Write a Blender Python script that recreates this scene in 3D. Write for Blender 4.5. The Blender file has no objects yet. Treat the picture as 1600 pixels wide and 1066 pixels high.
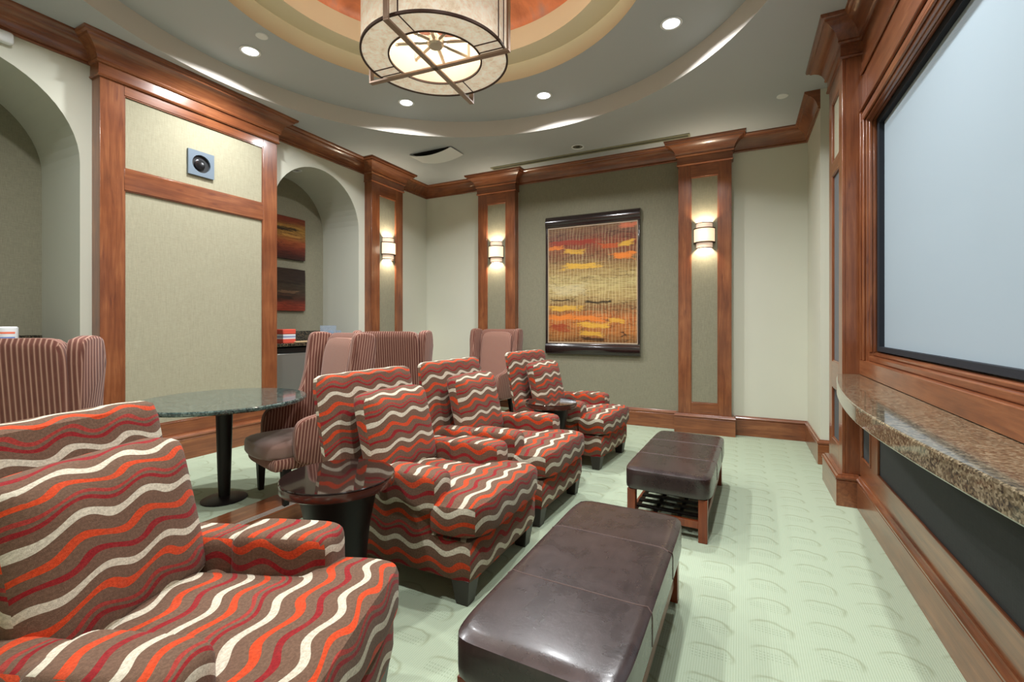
import bpy, bmesh, math, random
from math import sin, cos, pi, radians, sqrt
from mathutils import Vector, Matrix
random.seed(7)
S = bpy.context.scene
COL = S.collection

# ------------------------------------------------------------------ camera, world, exposure
FPX = 717.0
cam = bpy.data.cameras.new('camera'); camo = bpy.data.objects.new('camera', cam); COL.objects.link(camo)
cam.sensor_width = 36.0; cam.sensor_fit = 'HORIZONTAL'; cam.lens = 36.0 * FPX / 1600.0
cam.shift_y = -27.0 / 1600.0
cam.clip_start = 0.02
camo.location = (0, 0, 1.45); camo.rotation_euler = (radians(90), 0, radians(26.47))
S.camera = camo
W = bpy.data.worlds.new('world'); S.world = W; W.use_nodes = True
W.node_tree.nodes['Background'].inputs[0].default_value = (0.8, 0.85, 0.9, 1)
W.node_tree.nodes['Background'].inputs[1].default_value = 0.3
S.view_settings.view_transform = 'Standard'; S.view_settings.look = 'None'
S.view_settings.gamma = 1.0; S.view_settings.use_curve_mapping = False
S.view_settings.exposure = 0.2
S.cycles.use_denoising = True
S.cycles.max_bounces = 10; S.cycles.diffuse_bounces = 6; S.cycles.glossy_bounces = 4
S.cycles.sample_clamp_indirect = 6.0
P_DOWN = 44.0      # watts per recessed downlight
P_CHAND = 4.4      # watts per chandelier bulb
P_SCONCE = 2.6

# ------------------------------------------------------------------ node helpers
def lin(c):
    out = []
    for v in c[:3]:
        v = v / 255.0
        out.append(v / 12.92 if v <= 0.04045 else ((v + 0.055) / 1.055) ** 2.4)
    return (out[0], out[1], out[2], 1.0)

class NB:
    def __init__(s, name):
        s.m = bpy.data.materials.new(name); s.m.use_nodes = True
        s.t = s.m.node_tree; s.b = s.t.nodes['Principled BSDF']; s.out = s.t.nodes['Material Output']
    def put(s, sock, v):
        if v is None: return
        if hasattr(v, 'is_linked') or isinstance(v, bpy.types.NodeSocket): s.t.links.new(v, sock)
        else: sock.default_value = v
    def n(s, typ, ins=None, out=0, **props):
        nd = s.t.nodes.new(typ)
        for k, v in props.items(): setattr(nd, k, v)
        for k, v in (ins or {}).items(): s.put(nd.inputs[k], v)
        return nd.outputs[out]
    def math(s, op, a, b=None, c=None, clamp=False):
        return s.n('ShaderNodeMath', {i: v for i, v in enumerate((a, b, c)) if v is not None}, operation=op, use_clamp=clamp)
    def coord(s, kind='Object'):
        nd = s.t.nodes.new('ShaderNodeTexCoord'); return nd.outputs[kind]
    def mapping(s, vec, scale=(1, 1, 1), loc=(0, 0, 0), rot=(0, 0, 0)):
        return s.n('ShaderNodeMapping', {0: vec, 1: loc, 2: rot, 3: scale})
    def sep(s, vec):
        nd = s.t.nodes.new('ShaderNodeSeparateXYZ'); s.put(nd.inputs[0], vec); return nd.outputs
    def comb(s, x, y, z):
        return s.n('ShaderNodeCombineXYZ', {0: x, 1: y, 2: z})
    def noise(s, vec, scale, detail=3.0, rough=0.55, dist=0.0, out='Fac'):
        nd = s.t.nodes.new('ShaderNodeTexNoise'); s.put(nd.inputs['Vector'], vec)
        nd.inputs['Scale'].default_value = scale; nd.inputs['Detail'].default_value = detail
        nd.inputs['Roughness'].default_value = rough; nd.inputs['Distortion'].default_value = dist
        return nd.outputs[out]
    def ramp(s, fac, stops, interp='LINEAR'):
        nd = s.t.nodes.new('ShaderNodeValToRGB'); s.put(nd.inputs[0], fac)
        cr = nd.color_ramp; cr.interpolation = interp
        while len(cr.elements) > 1: cr.elements.remove(cr.elements[-1])
        cr.elements[0].position = stops[0][0]; cr.elements[0].color = stops[0][1]
        for p, c in stops[1:]:
            e = cr.elements.new(p); e.color = c
        return nd.outputs[0]
    def mix(s, fac, a, b, blend='MIX'):
        nd = s.t.nodes.new('ShaderNodeMix'); nd.data_type = 'RGBA'; nd.blend_type = blend
        s.put(nd.inputs[0], fac); s.put(nd.inputs[6], a); s.put(nd.inputs[7], b); return nd.outputs[2]
    def bump(s, height, strength=0.3, dist=0.01):
        v = s.n('ShaderNodeBump', {'Height': height, 'Strength': strength, 'Distance': dist}); s.t.links.new(v, s.b.inputs['Normal'])
    def set(s, color=None, rough=None, spec=None, metal=None, coat=None, coat_rough=None, sheen=None, emit=None, estr=None, trans=None, ior=None, alpha=None):
        for k, v in (('Base Color', color), ('Roughness', rough), ('Specular IOR Level', spec), ('Metallic', metal), ('Coat Weight', coat),
                     ('Coat Roughness', coat_rough), ('Sheen Weight', sheen), ('Emission Color', emit), ('Emission Strength', estr),
                     ('Transmission Weight', trans), ('IOR', ior), ('Alpha', alpha)):
            if v is not None: s.put(s.b.inputs[k], v)
        return s.m

# ------------------------------------------------------------------ materials
def plain(name, rgb, rough=0.5, **k):
    return NB(name).set(color=lin(rgb), rough=rough, **k)

def wood(name, axis, dark=(94, 48, 28), mid=(127, 73, 43), light=(156, 99, 61), rough=0.28, coat=0.45):
    b = NB(name); sc = [9.0, 9.0, 9.0]; sc[axis] = 0.7
    v = b.mapping(b.coord(), scale=sc)
    g = b.noise(v, 2.2, 6.0, 0.62, 1.1)
    sc2 = [60.0] * 3; sc2[axis] = 2.0
    g2 = b.noise(b.mapping(b.coord(), scale=sc2), 2.0, 3.0, 0.6)
    blot = b.noise(b.coord(), 2.3, 3.0)
    f = b.math('ADD', b.math('MULTIPLY', g, 0.50), b.math('MULTIPLY', g2, 0.16))
    f = b.math('ADD', f, b.math('MULTIPLY', blot, 0.36))
    c = b.ramp(f, [(0.36, lin(dark)), (0.52, lin(mid)), (0.68, lin(light))])
    sc3 = [30.0] * 3; sc3[axis] = 4.0                       # dark worn streaks
    st = b.noise(b.mapping(b.coord(), scale=sc3), 1.0, 2.0, 0.5)
    c = b.mix(b.ramp(st, [(0.66, (0, 0, 0, 1)), (0.74, (0.55, 0.55, 0.55, 1))]), c, lin((84, 38, 26)))
    b.bump(g2, 0.08, 0.004)
    return b.set(color=c, rough=rough, coat=coat, coat_rough=0.12, spec=0.5)

WX, WY, WZ = wood('cherry_wood_along_x', 0), wood('cherry_wood_along_y', 1), wood('cherry_wood_along_z', 2)
BWOOD = wood('bench_leg_wood', 2, (92, 36, 16), (126, 56, 24), (150, 76, 36), 0.35, 0.2)

def paint(name, rgb, var=0.03, rough=0.55):
    b = NB(name); n = b.noise(b.coord(), 1.4, 2.0)
    c1 = lin(rgb); c2 = tuple(x * (1 - 2 * var) for x in c1[:3]) + (1,)
    fine = b.noise(b.coord(), 220.0, 2.0); b.bump(fine, 0.05, 0.002)
    return b.set(color=b.mix(n, c1, c2), rough=rough, spec=0.3)
PAINT = paint('wall_paint_cream', (208, 208, 192))
CEIL = paint('ceiling_paint_grey', (180, 184, 186), 0.02, 0.6)
CEIL_FASCIA = paint('ceiling_fascia_paint', (208, 200, 190), 0.02, 0.6)
TAN = paint('inner_tier_paint_tan', (210, 200, 172), 0.03, 0.6)
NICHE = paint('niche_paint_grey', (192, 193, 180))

def weave(name, a, b_, scale=1.0):
    b = NB(name); co = b.coord()
    h = b.noise(b.mapping(co, scale=(30 * scale, 30 * scale, 420 * scale)), 1.0, 2.0)
    v = b.noise(b.mapping(co, scale=(300 * scale, 300 * scale, 14 * scale)), 1.0, 2.0)
    f = b.math('ADD', b.math('MULTIPLY', h, 0.5), b.math('MULTIPLY', v, 0.5))
    big = b.noise(co, 1.2, 2.0)
    c = b.ramp(f, [(0.3, lin(b_)), (0.7, lin(a))])
    c = b.mix(b.math('MULTIPLY', big, 0.3), c, lin(b_))
    b.bump(f, 0.25, 0.003)
    return b.set(color=c, rough=0.85, spec=0.15, sheen=0.1)
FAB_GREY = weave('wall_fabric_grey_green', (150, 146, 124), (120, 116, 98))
FAB_CREAM = weave('wall_fabric_cream', (172, 167, 143), (144, 139, 117))
FAB_BLACK = weave('speaker_cloth_black', (52, 54, 54), (32, 34, 35))
FAB_SLATE = weave('speaker_cloth_grey', (96, 98, 98), (74, 76, 77))

def carpet():
    b = NB('carpet_sage'); co = b.coord(); x, y, z = b.sep(co)
    px, py = 0.25, 0.20
    col = b.math('FLOOR', b.math('DIVIDE', x, px))
    yo = b.math('ADD', y, b.math('MULTIPLY', b.math('MODULO', col, 2.0), py * 0.5))
    wob = b.math('MULTIPLY', b.math('SUBTRACT', b.noise(co, 9.0, 2.0), 0.5), 0.05)
    fx = b.math('SUBTRACT', b.math('FRACT', b.math('DIVIDE', b.math('ADD', x, wob), px)), 0.5)
    fy = b.math('SUBTRACT', b.math('FRACT', b.math('DIVIDE', b.math('ADD', yo, wob), py)), 0.45)
    ex = b.math('DIVIDE', fx, 0.36); ey = b.math('DIVIDE', fy, 0.33)
    r = b.math('SQRT', b.math('ADD', b.math('MULTIPLY', ex, ex), b.math('MULTIPLY', ey, ey)))
    ring = b.math('SUBTRACT', 1.0, b.math('DIVIDE', b.math('ABSOLUTE', b.math('SUBTRACT', r, 1.0)), 0.17), clamp=True)
    ring = b.math('MULTIPLY', ring, b.math('MULTIPLY_ADD', b.math('ADD', ey, b.math('MULTIPLY', ex, 0.5)), 1.1, 0.35, clamp=True))
    inside = b.math('LESS_THAN', r, 0.85)
    dots = b.math('MULTIPLY', b.math('GREATER_THAN', b.math('SINE', b.math('MULTIPLY', y, 330.0)), 0.25), b.math('GREATER_THAN', b.math('SINE', b.math('MULTIPLY', x, 420.0)), -0.2))
    dots = b.math('MULTIPLY', b.math('MULTIPLY', dots, inside), b.math('LESS_THAN', b.math('ABSOLUTE', b.math('ADD', ey, 0.1)), 0.45))
    rib = b.math('MULTIPLY_ADD', b.math('SINE', b.math('MULTIPLY', x, 620.0)), 0.5, 0.5)
    fuzz = b.noise(co, 160.0, 2.0)
    c = b.mix(b.math('MULTIPLY', rib, 0.5), lin((172, 184, 160)), lin((146, 160, 134)))
    c = b.mix(b.math('MULTIPLY', fuzz, 0.3), c, lin((152, 163, 138)))
    c = b.mix(b.math('MULTIPLY', ring, 0.55), c, lin((126, 132, 102)))
    c = b.mix(b.math('MULTIPLY', dots, 0.4), c, lin((128, 140, 116)))
    b.bump(b.math('ADD', b.math('MULTIPLY', rib, 0.6), fuzz), 0.25, 0.004)
    return b.set(color=c, rough=0.95, spec=0.08, sheen=0.15)
CARPET = carpet()

def wavy():
    b = NB('upholstery_wavy_stripe'); uv = b.coord('UV'); u, v, _ = b.sep(uv)
    A = 0.018
    nz = b.noise(b.mapping(uv, scale=(2.2, 5.0, 1)), 1.0, 2.0)
    ph = b.math('MULTIPLY', b.noise(b.comb(0.0, b.math('MULTIPLY', v, 3.0), 0.0), 2.0, 1.0), 5.0)
    w = b.math('MULTIPLY', b.math('SINE', b.math('ADD', b.math('MULTIPLY', u, 2 * pi / 0.205), ph)), A)
    vv = b.math('ADD', b.math('ADD', v, w), b.math('MULTIPLY', b.math('SUBTRACT', nz, 0.5), 0.035))
    t = b.math('FRACT', b.math('DIVIDE', b.math('ADD', vv, 5.067), 0.41))
    BR, CR, RD, OR = lin((120, 92, 74)), lin((222, 214, 192)), lin((152, 34, 38)), lin((216, 76, 36))
    RD2 = lin((172, 62, 54))
    stops = [(0.0, CR), (0.068, BR), (0.150, RD), (0.190, BR), (0.222, RD2), (0.256, BR), (0.345, OR), (0.405, BR),
             (0.50, CR), (0.566, BR), (0.665, RD), (0.720, BR), (0.815, OR), (0.882, BR)]
    c = b.ramp(t, stops, 'CONSTANT')
    pile = b.noise(uv, 420.0, 2.0); soft = b.noise(uv, 26.0, 3.0)
    c = b.mix(b.math('MULTIPLY', pile, 0.45), c, lin((150, 132, 118)), 'MULTIPLY')
    c = b.mix(b.math('MULTIPLY_ADD', soft, 0.5, -0.22, clamp=True), c, lin((120, 94, 77)))
    mid_ = b.noise(uv, 110.0, 3.0, 0.6)
    c = b.mix(b.ramp(mid_, [(0.4, (0.3, 0.3, 0.3, 1)), (0.62, (0, 0, 0, 1))]), c, lin((112, 92, 82)), 'MULTIPLY')
    b.bump(b.math('ADD', pile, mid_), 0.4, 0.004)
    return b.set(color=c, rough=0.9, spec=0.1, sheen=0.08)
WAVY = wavy()

def corduroy(nm, light=0):
    b = NB(nm); u, v, _ = b.sep(b.coord('UV'))
    t = b.math('FRACT', b.math('DIVIDE', b.math('ADD', u, 5.0), 0.0235))
    d = b.math('ABSOLUTE', b.math('SUBTRACT', t, 0.5))
    c = b.ramp(d, [(0.0, lin((88, 46, 38))), (0.24, lin((96, 60, 50))), (0.36, lin((130, 92, 78))), (0.44, lin((172, 136, 118))), (0.5, lin((180, 144, 126)))])
    if light: c = b.mix(0.42, c, lin((170, 132, 116)))
    nap = b.noise(b.coord('UV'), 14.0, 3.0)
    c = b.mix(b.math('MULTIPLY', nap, 0.35), c, lin((146, 100, 86)))
    b.bump(b.math('ADD', d, b.math('MULTIPLY', b.noise(b.coord('UV'), 300.0), 0.2)), 0.4, 0.006)
    return b.set(color=c, rough=0.85, spec=0.12, sheen=0.15)
CORD = corduroy('upholstery_striped_corduroy'); CORD_L = corduroy('upholstery_striped_corduroy_light_nap', 1)
SEATV = NB('seat_velvet_taupe'); SEATV = SEATV.set(color=SEATV.mix(SEATV.noise(SEATV.coord(), 6.0), lin((132, 104, 92)), lin((104, 76, 66))), rough=0.8, sheen=0.6, spec=0.15)

def leather():
    b = NB('bench_leather_espresso'); co = b.coord()
    n1 = b.noise(co, 7.0, 5.0, 0.6, 0.6); n2 = b.noise(co, 60.0, 4.0, 0.6); n3 = b.noise(b.mapping(co, scale=(40, 6, 10)), 1.5, 4.0)
    c = b.ramp(b.math('ADD', b.math('MULTIPLY', n1, 0.7), b.math('MULTIPLY', n3, 0.3)), [(0.35, lin((38, 28, 28))), (0.65, lin((58, 45, 44)))])
    vor = b.n('ShaderNodeTexVoronoi', {'Vector': co, 'Scale': 260.0}, feature='DISTANCE_TO_EDGE')
    b.bump(b.math('ADD', b.math('MULTIPLY', vor, 0.4), b.math('MULTIPLY', n2, 0.8)), 0.16, 0.004)
    return b.set(color=c, rough=b.math('MULTIPLY_ADD', n1, 0.12, 0.22), spec=0.6, coat=0.25, coat_rough=0.16)
LEATHER = leather()
SEAM = plain('bench_seam_thread', (88, 68, 62), 0.5)

def granite(name, stops, sc=1.0, rough=0.08, coat=0.5):
    b = NB(name); co = b.coord()
    n1 = b.noise(co, 60.0 * sc, 4.0, 0.7); n2 = b.noise(co, 18.0 * sc, 3.0, 0.6)
    vo = b.n('ShaderNodeTexVoronoi', {'Vector': co, 'Scale': 130.0 * sc}, out='Color')
    g = b.sep(vo)[0]
    f = b.math('ADD', b.math('MULTIPLY', n1, 0.5), b.math('ADD', b.math('MULTIPLY', g, 0.3), b.math('MULTIPLY', n2, 0.25)))
    return b.set(color=b.ramp(f, [(p, lin(c)) for p, c in stops]), rough=rough, coat=coat, coat_rough=0.05, spec=0.5)
GRAN_GOLD = granite('granite_golden_brown', [(0.34, (50, 46, 40)), (0.46, (92, 81, 63)), (0.56, (114, 101, 80)), (0.70, (150, 138, 114))])
GRAN_GREEN = granite('granite_dark_green', [(0.38, (34, 46, 46)), (0.55, (62, 78, 74)), (0.7, (98, 112, 104))], 0.8, 0.12)
GRAN_BLACK = granite('granite_black_speckled', [(0.4, (26, 24, 22)), (0.56, (52, 46, 38)), (0.7, (120, 104, 78))], 0.9)
ESPRESSO = plain('espresso_lacquer', (28, 16, 14), 0.06, coat=1.0, coat_rough=0.03, spec=0.6)
ESP_RIM = plain('espresso_rim', (66, 34, 26), 0.2, coat=0.6, coat_rough=0.1)
BLACKWOOD = plain('black_stained_wood', (22, 17, 16), 0.42, spec=0.3)
FOOT = plain('dark_foot_wood', (42, 34, 30), 0.4)
BRONZE = plain('bronze_metal', (150, 128, 112), 0.34, metal=0.7)
DKBRONZE = plain('dark_bronze_metal', (64, 44, 34), 0.45, metal=0.5)
NICKEL = plain('brushed_nickel', (176, 166, 152), 0.3, metal=0.8)
WHITE = plain('white_plastic', (226, 228, 228), 0.45)
CHROME = plain('chrome_reflector', (200, 204, 208), 0.12, metal=1.0)
DARKHOLE = plain('dark_cavity', (18, 20, 22), 0.6)
SLATE_METAL = plain('port_plate_metal', (112, 126, 138), 0.45, metal=0.4)
STEEL = plain('stainless_door', (150, 150, 146), 0.35, metal=0.7)
BLACKPL = plain('black_plastic', (16, 17, 19), 0.25)
SCREENB = plain('screen_border_velvet', (12, 20, 30), 0.8)
SCREENW = NB('screen_fabric_grey_white'); SCREENW = SCREENW.set(color=lin((154, 169, 178)), rough=0.75, spec=0.15)
FRAMEM = plain('picture_frame_dark', (34, 22, 22), 0.16, coat=0.7, coat_rough=0.08)
FILLET = plain('picture_fillet', (186, 164, 140), 0.35)
METALSTRIP = plain('nosing_strip_metal', (206, 200, 192), 0.3, metal=0.5)
OLIVE = plain('diffuser_olive_paint', (140, 138, 112), 0.5)

def mica(name, strength):
    b = NB(name); n = b.noise(b.coord(), 14.0, 6.0, 0.72, 0.6); n2 = b.noise(b.coord(), 40.0, 4.0, 0.7)
    f = b.math('ADD', b.math('MULTIPLY', n, 0.7), b.math('MULTIPLY', n2, 0.3))
    c = b.ramp(f, [(0.35, lin((206, 186, 156))), (0.52, lin((232, 218, 196))), (0.7, lin((242, 234, 220)))])
    return b.set(color=c, rough=0.55, emit=c, estr=strength, spec=0.3)
MICA = mica('mica_shade', 0.34); MICA_IN = NB('mica_shade_lining').set(color=lin((160, 150, 134)), rough=0.6)
def glow(name, rgb, s):
    return NB(name).set(color=lin(rgb), emit=lin(rgb), estr=s, rough=0.4)
BULB = glow('candle_bulb', (255, 240, 214), 9.0); LENS = glow('downlight_lens', (240, 248, 255), 6.0)
SCONCE_MID = glow('sconce_glass_centre', (255, 226, 186), 0.72); SCONCE_END = glow('sconce_glass_end', (250, 220, 194), 0.40)

def dome_mat():
    b = NB('copper_dome_paint'); n = b.noise(b.coord(), 2.6, 5.0, 0.6, 0.5)
    return b.set(color=b.ramp(n, [(0.35, lin((160, 92, 62))), (0.55, lin((206, 124, 82))), (0.7, lin((170, 126, 112)))]), rough=0.4)
DOME = dome_mat()

def acrylic():
    b = NB('clear_acrylic'); b.set(color=lin((190, 205, 222)), rough=0.05, spec=0.5)
    tr = b.n('ShaderNodeBsdfTransparent', {0: (0.86, 0.9, 0.95, 1)})
    mx = b.n('ShaderNodeMixShader', {0: 0.28, 1: tr, 2: b.b.outputs[0]})
    b.t.links.new(mx, b.out.inputs[0]); return b.m
ACRYLIC = acrylic()

def painting(name, base_stops, strokes, hw, hh, stripes=0.0, dark=None):
    """abstract canvas: colour bands over height, fine combed lines, brush strokes; local x across, local z up"""
    b = NB(name); co = b.coord(); x, y, z = b.sep(co)
    X = b.math('DIVIDE', x, -hw); Z = b.math('DIVIDE', z, hh)              # -1..1
    nd = b.noise(b.mapping(co, scale=(1.6, 1, 9)), 1.6, 5.0, 0.65, 0.7)
    nf = b.noise(b.mapping(co, scale=(2.2, 1, 34)), 2.0, 4.0, 0.7)
    zz = b.math('ADD', b.math('MULTIPLY_ADD', Z, 0.5, 0.5), b.math('MULTIPLY', b.math('SUBTRACT', nd, 0.5), 0.22))
    c = b.ramp(zz, [(p, lin(k)) for p, k in base_stops])
    c = b.mix(b.ramp(nf, [(0.38, (0.6, 0.6, 0.6, 1)), (0.55, (0, 0, 0, 1))]), c, lin((150, 112, 84)), 'MULTIPLY')
    if stripes:
        ln = b.math('SINE', b.math('ADD', b.math('MULTIPLY', x, 128.0), b.math('MULTIPLY', b.noise(b.mapping(co, scale=(3, 1, 1)), 3.0, 2.0), 9.0)))
        m = b.math('MULTIPLY', b.math('MULTIPLY_ADD', ln, 0.9, -0.1, clamp=True), b.noise(co, 3.0, 2.0))
        fade = b.ramp(b.math('MULTIPLY_ADD', Z, 0.5, 0.5), [(0.0, (0.5, 0.5, 0.5, 1)), (0.3, (1, 1, 1, 1)), (0.7, (1, 1, 1, 1)), (1.0, (0.35, 0.35, 0.35, 1))])
        c = b.mix(b.math('MULTIPLY', b.math('MULTIPLY', m, fade), stripes * 2.0, clamp=True), c, lin((226, 206, 156)))
    e = b.noise(b.mapping(co, scale=(7, 1, 26)), 1.5, 5.0, 0.75)
    fx_ = b.noise(b.mapping(co, scale=(1, 1, 5)), 2.3, 2.0); fz_ = b.noise(b.mapping(co, scale=(1.4, 1, 1)), 2.6, 3.0)
    X = b.math('ADD', X, b.math('MULTIPLY', b.math('SUBTRACT', fx_, 0.5), 0.45)); Z = b.math('ADD', Z, b.math('MULTIPLY', b.math('SUBTRACT', fz_, 0.5), 0.13))
    streak = b.ramp(b.noise(b.mapping(co, scale=(2, 1, 60)), 1.4, 4.0, 0.7), [(0.34, (0.35, 0.35, 0.35, 1)), (0.52, (1, 1, 1, 1))])
    ink = b.math('ABSOLUTE', b.math('SUBTRACT', b.noise(b.mapping(co, scale=(1, 1, 7)), 1.3, 4.0, 0.6), 0.5))
    c = b.mix(b.ramp(ink, [(0.0, (0.7, 0.7, 0.7, 1)), (0.012, (0, 0, 0, 1))]), c, lin((46, 30, 22)))
    for cx, cz, w, h, k, a in strokes:
        dx = b.math('DIVIDE', b.math('ABSOLUTE', b.math('SUBTRACT', X, cx)), w)
        dz = b.math('DIVIDE', b.math('ABSOLUTE', b.math('SUBTRACT', Z, cz)), h)
        d = b.math('ADD', b.math('MAXIMUM', dx, dz), b.math('MULTIPLY', b.math('SUBTRACT', e, 0.5), 2.4))
        mk = b.math('MULTIPLY', b.math('MULTIPLY', b.math('MULTIPLY_ADD', d, -3.0, 3.3, clamp=True), a), streak)
        c = b.mix(mk, c, lin(k))
    b.bump(nf, 0.3, 0.004)
    return b.set(color=c, rough=0.32, spec=0.4)

def strokes_from(px):
    out = []
    for (u, v, w, h, k, a) in px:
        out.append(((u - 351) / 289.0, -(v - 557) / 378.0, w / 578.0, h / 756.0, k, a))
    return out
YE, OG, RE, BK = (226, 176, 66), (232, 130, 50), (150, 50, 34), (26, 20, 18)
ART = painting('abstract_canvas_large', [(0.0, (120, 84, 48)), (0.10, (176, 110, 56)), (0.22, (190, 112, 58)), (0.30, (140, 100, 62)), (0.40, (184, 160, 104)),
    (0.52, (190, 172, 116)), (0.62, (168, 140, 88)), (0.72, (128, 90, 60)), (0.84, (140, 70, 48)), (0.93, (112, 74, 56)), (1.0, (130, 96, 62))],
    strokes_from([(230, 288, 330, 34, RE, .85), (110, 315, 110, 22, OG, .8), (240, 343, 130, 28, YE, .8), (465, 320, 110, 30, (196, 84, 36), .75), (572, 312, 95, 34, YE, .85),
     (565, 388, 145, 42, OG, .9), (290, 438, 235, 34, YE, .85), (582, 205, 105, 40, (214, 110, 74), .75), (150, 653, 150, 10, BK, .9), (395, 667, 190, 15, BK, .95),
     (175, 708, 215, 36, YE, .8), (150, 772, 180, 34, OG, .8), (330, 775, 200, 30, OG, .8), (370, 815, 185, 34, YE, .8), (140, 835, 130, 46, RE, .8),
     (520, 790, 125, 26, YE, .75), (350, 870, 170, 28, YE, .75), (355, 907, 195, 22, BK, .85), (440, 150, 150, 18, BK, .7), (545, 870, 14, 34, BK, .9),
     (200, 590, 240, 70, (214, 200, 158), .5)]), 0.68, 0.88, 0.36)
ART_UP = painting('abstract_canvas_upper', [(0.0, (44, 24, 22)), (0.12, (72, 30, 24)), (0.25, (112, 48, 32)), (0.42, (150, 76, 42)), (0.58, (150, 108, 52)), (0.74, (158, 118, 54)), (0.84, (120, 66, 34)), (1.0, (104, 44, 26))],
    [(-0.05, 0.40, 0.62, 0.09, BK, .95), (0.3, 0.1, 0.5, 0.05, (190, 140, 70), .6), (0.0, 0.85, 0.9, 0.1, (110, 40, 26), .7)], 0.32, 0.305)
ART_LOW = painting('abstract_canvas_lower', [(0.0, (120, 44, 30)), (0.12, (128, 50, 34)), (0.26, (70, 36, 28)), (0.45, (60, 46, 36)), (0.6, (56, 48, 38)), (0.75, (46, 34, 30)), (1.0, (44, 32, 28))],
    [(0.2, -0.1, 0.5, 0.06, (120, 90, 66), .55), (-0.1, -0.36, 0.5, 0.07, BK, .9), (0.0, 0.3, 0.8, 0.05, BK, .7)], 0.32, 0.305)

# ------------------------------------------------------------------ geometry helpers
class MB:
    def __init__(s): s.v = []; s.f = []
    def add(s, vs, fs):
        o = len(s.v); s.v += [tuple(p) for p in vs]; s.f += [tuple(i + o for i in q) for q in fs]; return s
    def box(s, x0, x1, y0, y1, z0, z1):
        return s.add([(x0, y0, z0), (x1, y0, z0), (x1, y1, z0), (x0, y1, z0), (x0, y0, z1), (x1, y0, z1), (x1, y1, z1), (x0, y1, z1)],
                     [(3, 2, 1, 0), (4, 5, 6, 7), (0, 1, 5, 4), (1, 2, 6, 5), (2, 3, 7, 6), (3, 0, 4, 7)])
    def hexa(s, bot, top):
        return s.add(list(bot) + list(top), [(3, 2, 1, 0), (4, 5, 6, 7), (0, 1, 5, 4), (1, 2, 6, 5), (2, 3, 7, 6), (3, 0, 4, 7)])
    def prism(s, poly, fn, a0, a1):
        """poly: ccw 2-D outline, fn(p, q, a) -> xyz"""
        n = len(poly)
        vs = [fn(p, q, a0) for p, q in poly] + [fn(p, q, a1) for p, q in poly]
        fs = [tuple(range(n))[::-1], tuple(range(n, 2 * n))] + [(i, (i + 1) % n, n + (i + 1) % n, n + i) for i in range(n)]
        return s.add(vs, fs)
    def lathe(s, prof, c=(0, 0, 0), seg=48, a0=0.0, a1=2 * pi):
        full = abs(a1 - a0 - 2 * pi) < 1e-6; m = seg if full else seg + 1
        vs = []; fs = []; k = len(prof)
        for i in range(m):
            a = a0 + (a1 - a0) * i / seg
            for r, z in prof: vs.append((c[0] + r * cos(a), c[1] + r * sin(a), c[2] + z))
        for i in range(seg):
            j = (i + 1) % m
            for t in range(k - 1):
                fs.append((i * k + t, j * k + t, j * k + t + 1, i * k + t + 1))
        return s.add(vs, fs)
    def tube(s, pts, r, seg=8, closed=False):
        pts = [Vector(p) for p in pts]; n = len(pts); vs = []; fs = []
        for i, p in enumerate(pts):
            if closed: t = pts[(i + 1) % n] - pts[i - 1]
            else: t = pts[min(i + 1, n - 1)] - pts[max(i - 1, 0)]
            t.normalize(); up = Vector((0, 0, 1)) if abs(t.z) < 0.95 else Vector((1, 0, 0))
            a = t.cross(up).normalized(); b = a.cross(t)
            rr = r[i] if isinstance(r, (list, tuple)) else r
            for q in range(seg):
                w = 2 * pi * q / seg; vs.append(p + a * rr * cos(w) + b * rr * sin(w))
        for i in range(n if closed else n - 1):
            j = (i + 1) % n
            for q in range(seg):
                fs.append((i * seg + q, i * seg + (q + 1) % seg, j * seg + (q + 1) % seg, j * seg + q))
        if not closed: fs += [tuple(range(seg)), tuple(range((n - 1) * seg, n * seg))[::-1]]
        return s.add(vs, fs)
    def sweep(s, prof, path, z=0.0):
        """prof: [(out, dz)], path: plan polyline with the room on its left hand; mitred corners"""
        P = [Vector((p[0], p[1])) for p in path]; n = len(P); k = len(prof); vs = []; fs = []
        nr = []
        for i in range(n - 1):
            d = (P[i + 1] - P[i]).normalized(); nr.append(Vector((-d.y, d.x)))
        for i in range(n):
            if i == 0: m = nr[0]
            elif i == n - 1: m = nr[-1]
            else: m = (nr[i - 1] + nr[i]) / (1 + nr[i - 1].dot(nr[i]))
            for o, h in prof: vs.append((P[i].x + m.x * o, P[i].y + m.y * o, z + h))
        for i in range(n - 1):
            for t in range(k):
                u = (t + 1) % k
                fs.append((i * k + t, (i + 1) * k + t, (i + 1) * k + u, i * k + u))
        fs += [tuple(range(k)), tuple(range((n - 1) * k, n * k))[::-1]]
        return s.add(vs, fs)
    def superbox(s, c, size, n=6.0, seg=(10, 10, 6), fn=None, open_bottom=False):
        h = [size[0] / 2, size[1] / 2, size[2] / 2]; idx = {}; vs = []; fs = []
        def pt(i, j, k):
            key = (i, j, k)
            if key not in idx:
                p = [2.0 * i / seg[0] - 1, 2.0 * j / seg[1] - 1, 2.0 * k / seg[2] - 1]
                p = [math.copysign(abs(t) ** 0.8, t) for t in p]
                l = sum(abs(t) ** n for t in p) ** (1.0 / n)
                q = [c[t] + h[t] * p[t] / l for t in range(3)]
                if fn: q = fn(*q)
                idx[key] = len(vs); vs.append(q)
            return idx[key]
        for ax in range(3):
            a, b = [(1, 2), (2, 0), (0, 1)][ax]
            for side in (0, seg[ax]):
                if open_bottom and ax == 2 and side == 0: continue
                for i in range(seg[a]):
                    for j in range(seg[b]):
                        def mk(p, q):
                            t = [0, 0, 0]; t[ax] = side; t[a] = p; t[b] = q; return pt(*t)
                        q = (mk(i, j), mk(i + 1, j), mk(i + 1, j + 1), mk(i, j + 1))
                        fs.append(q if side else q[::-1])
        return s.add(vs, fs)
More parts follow.
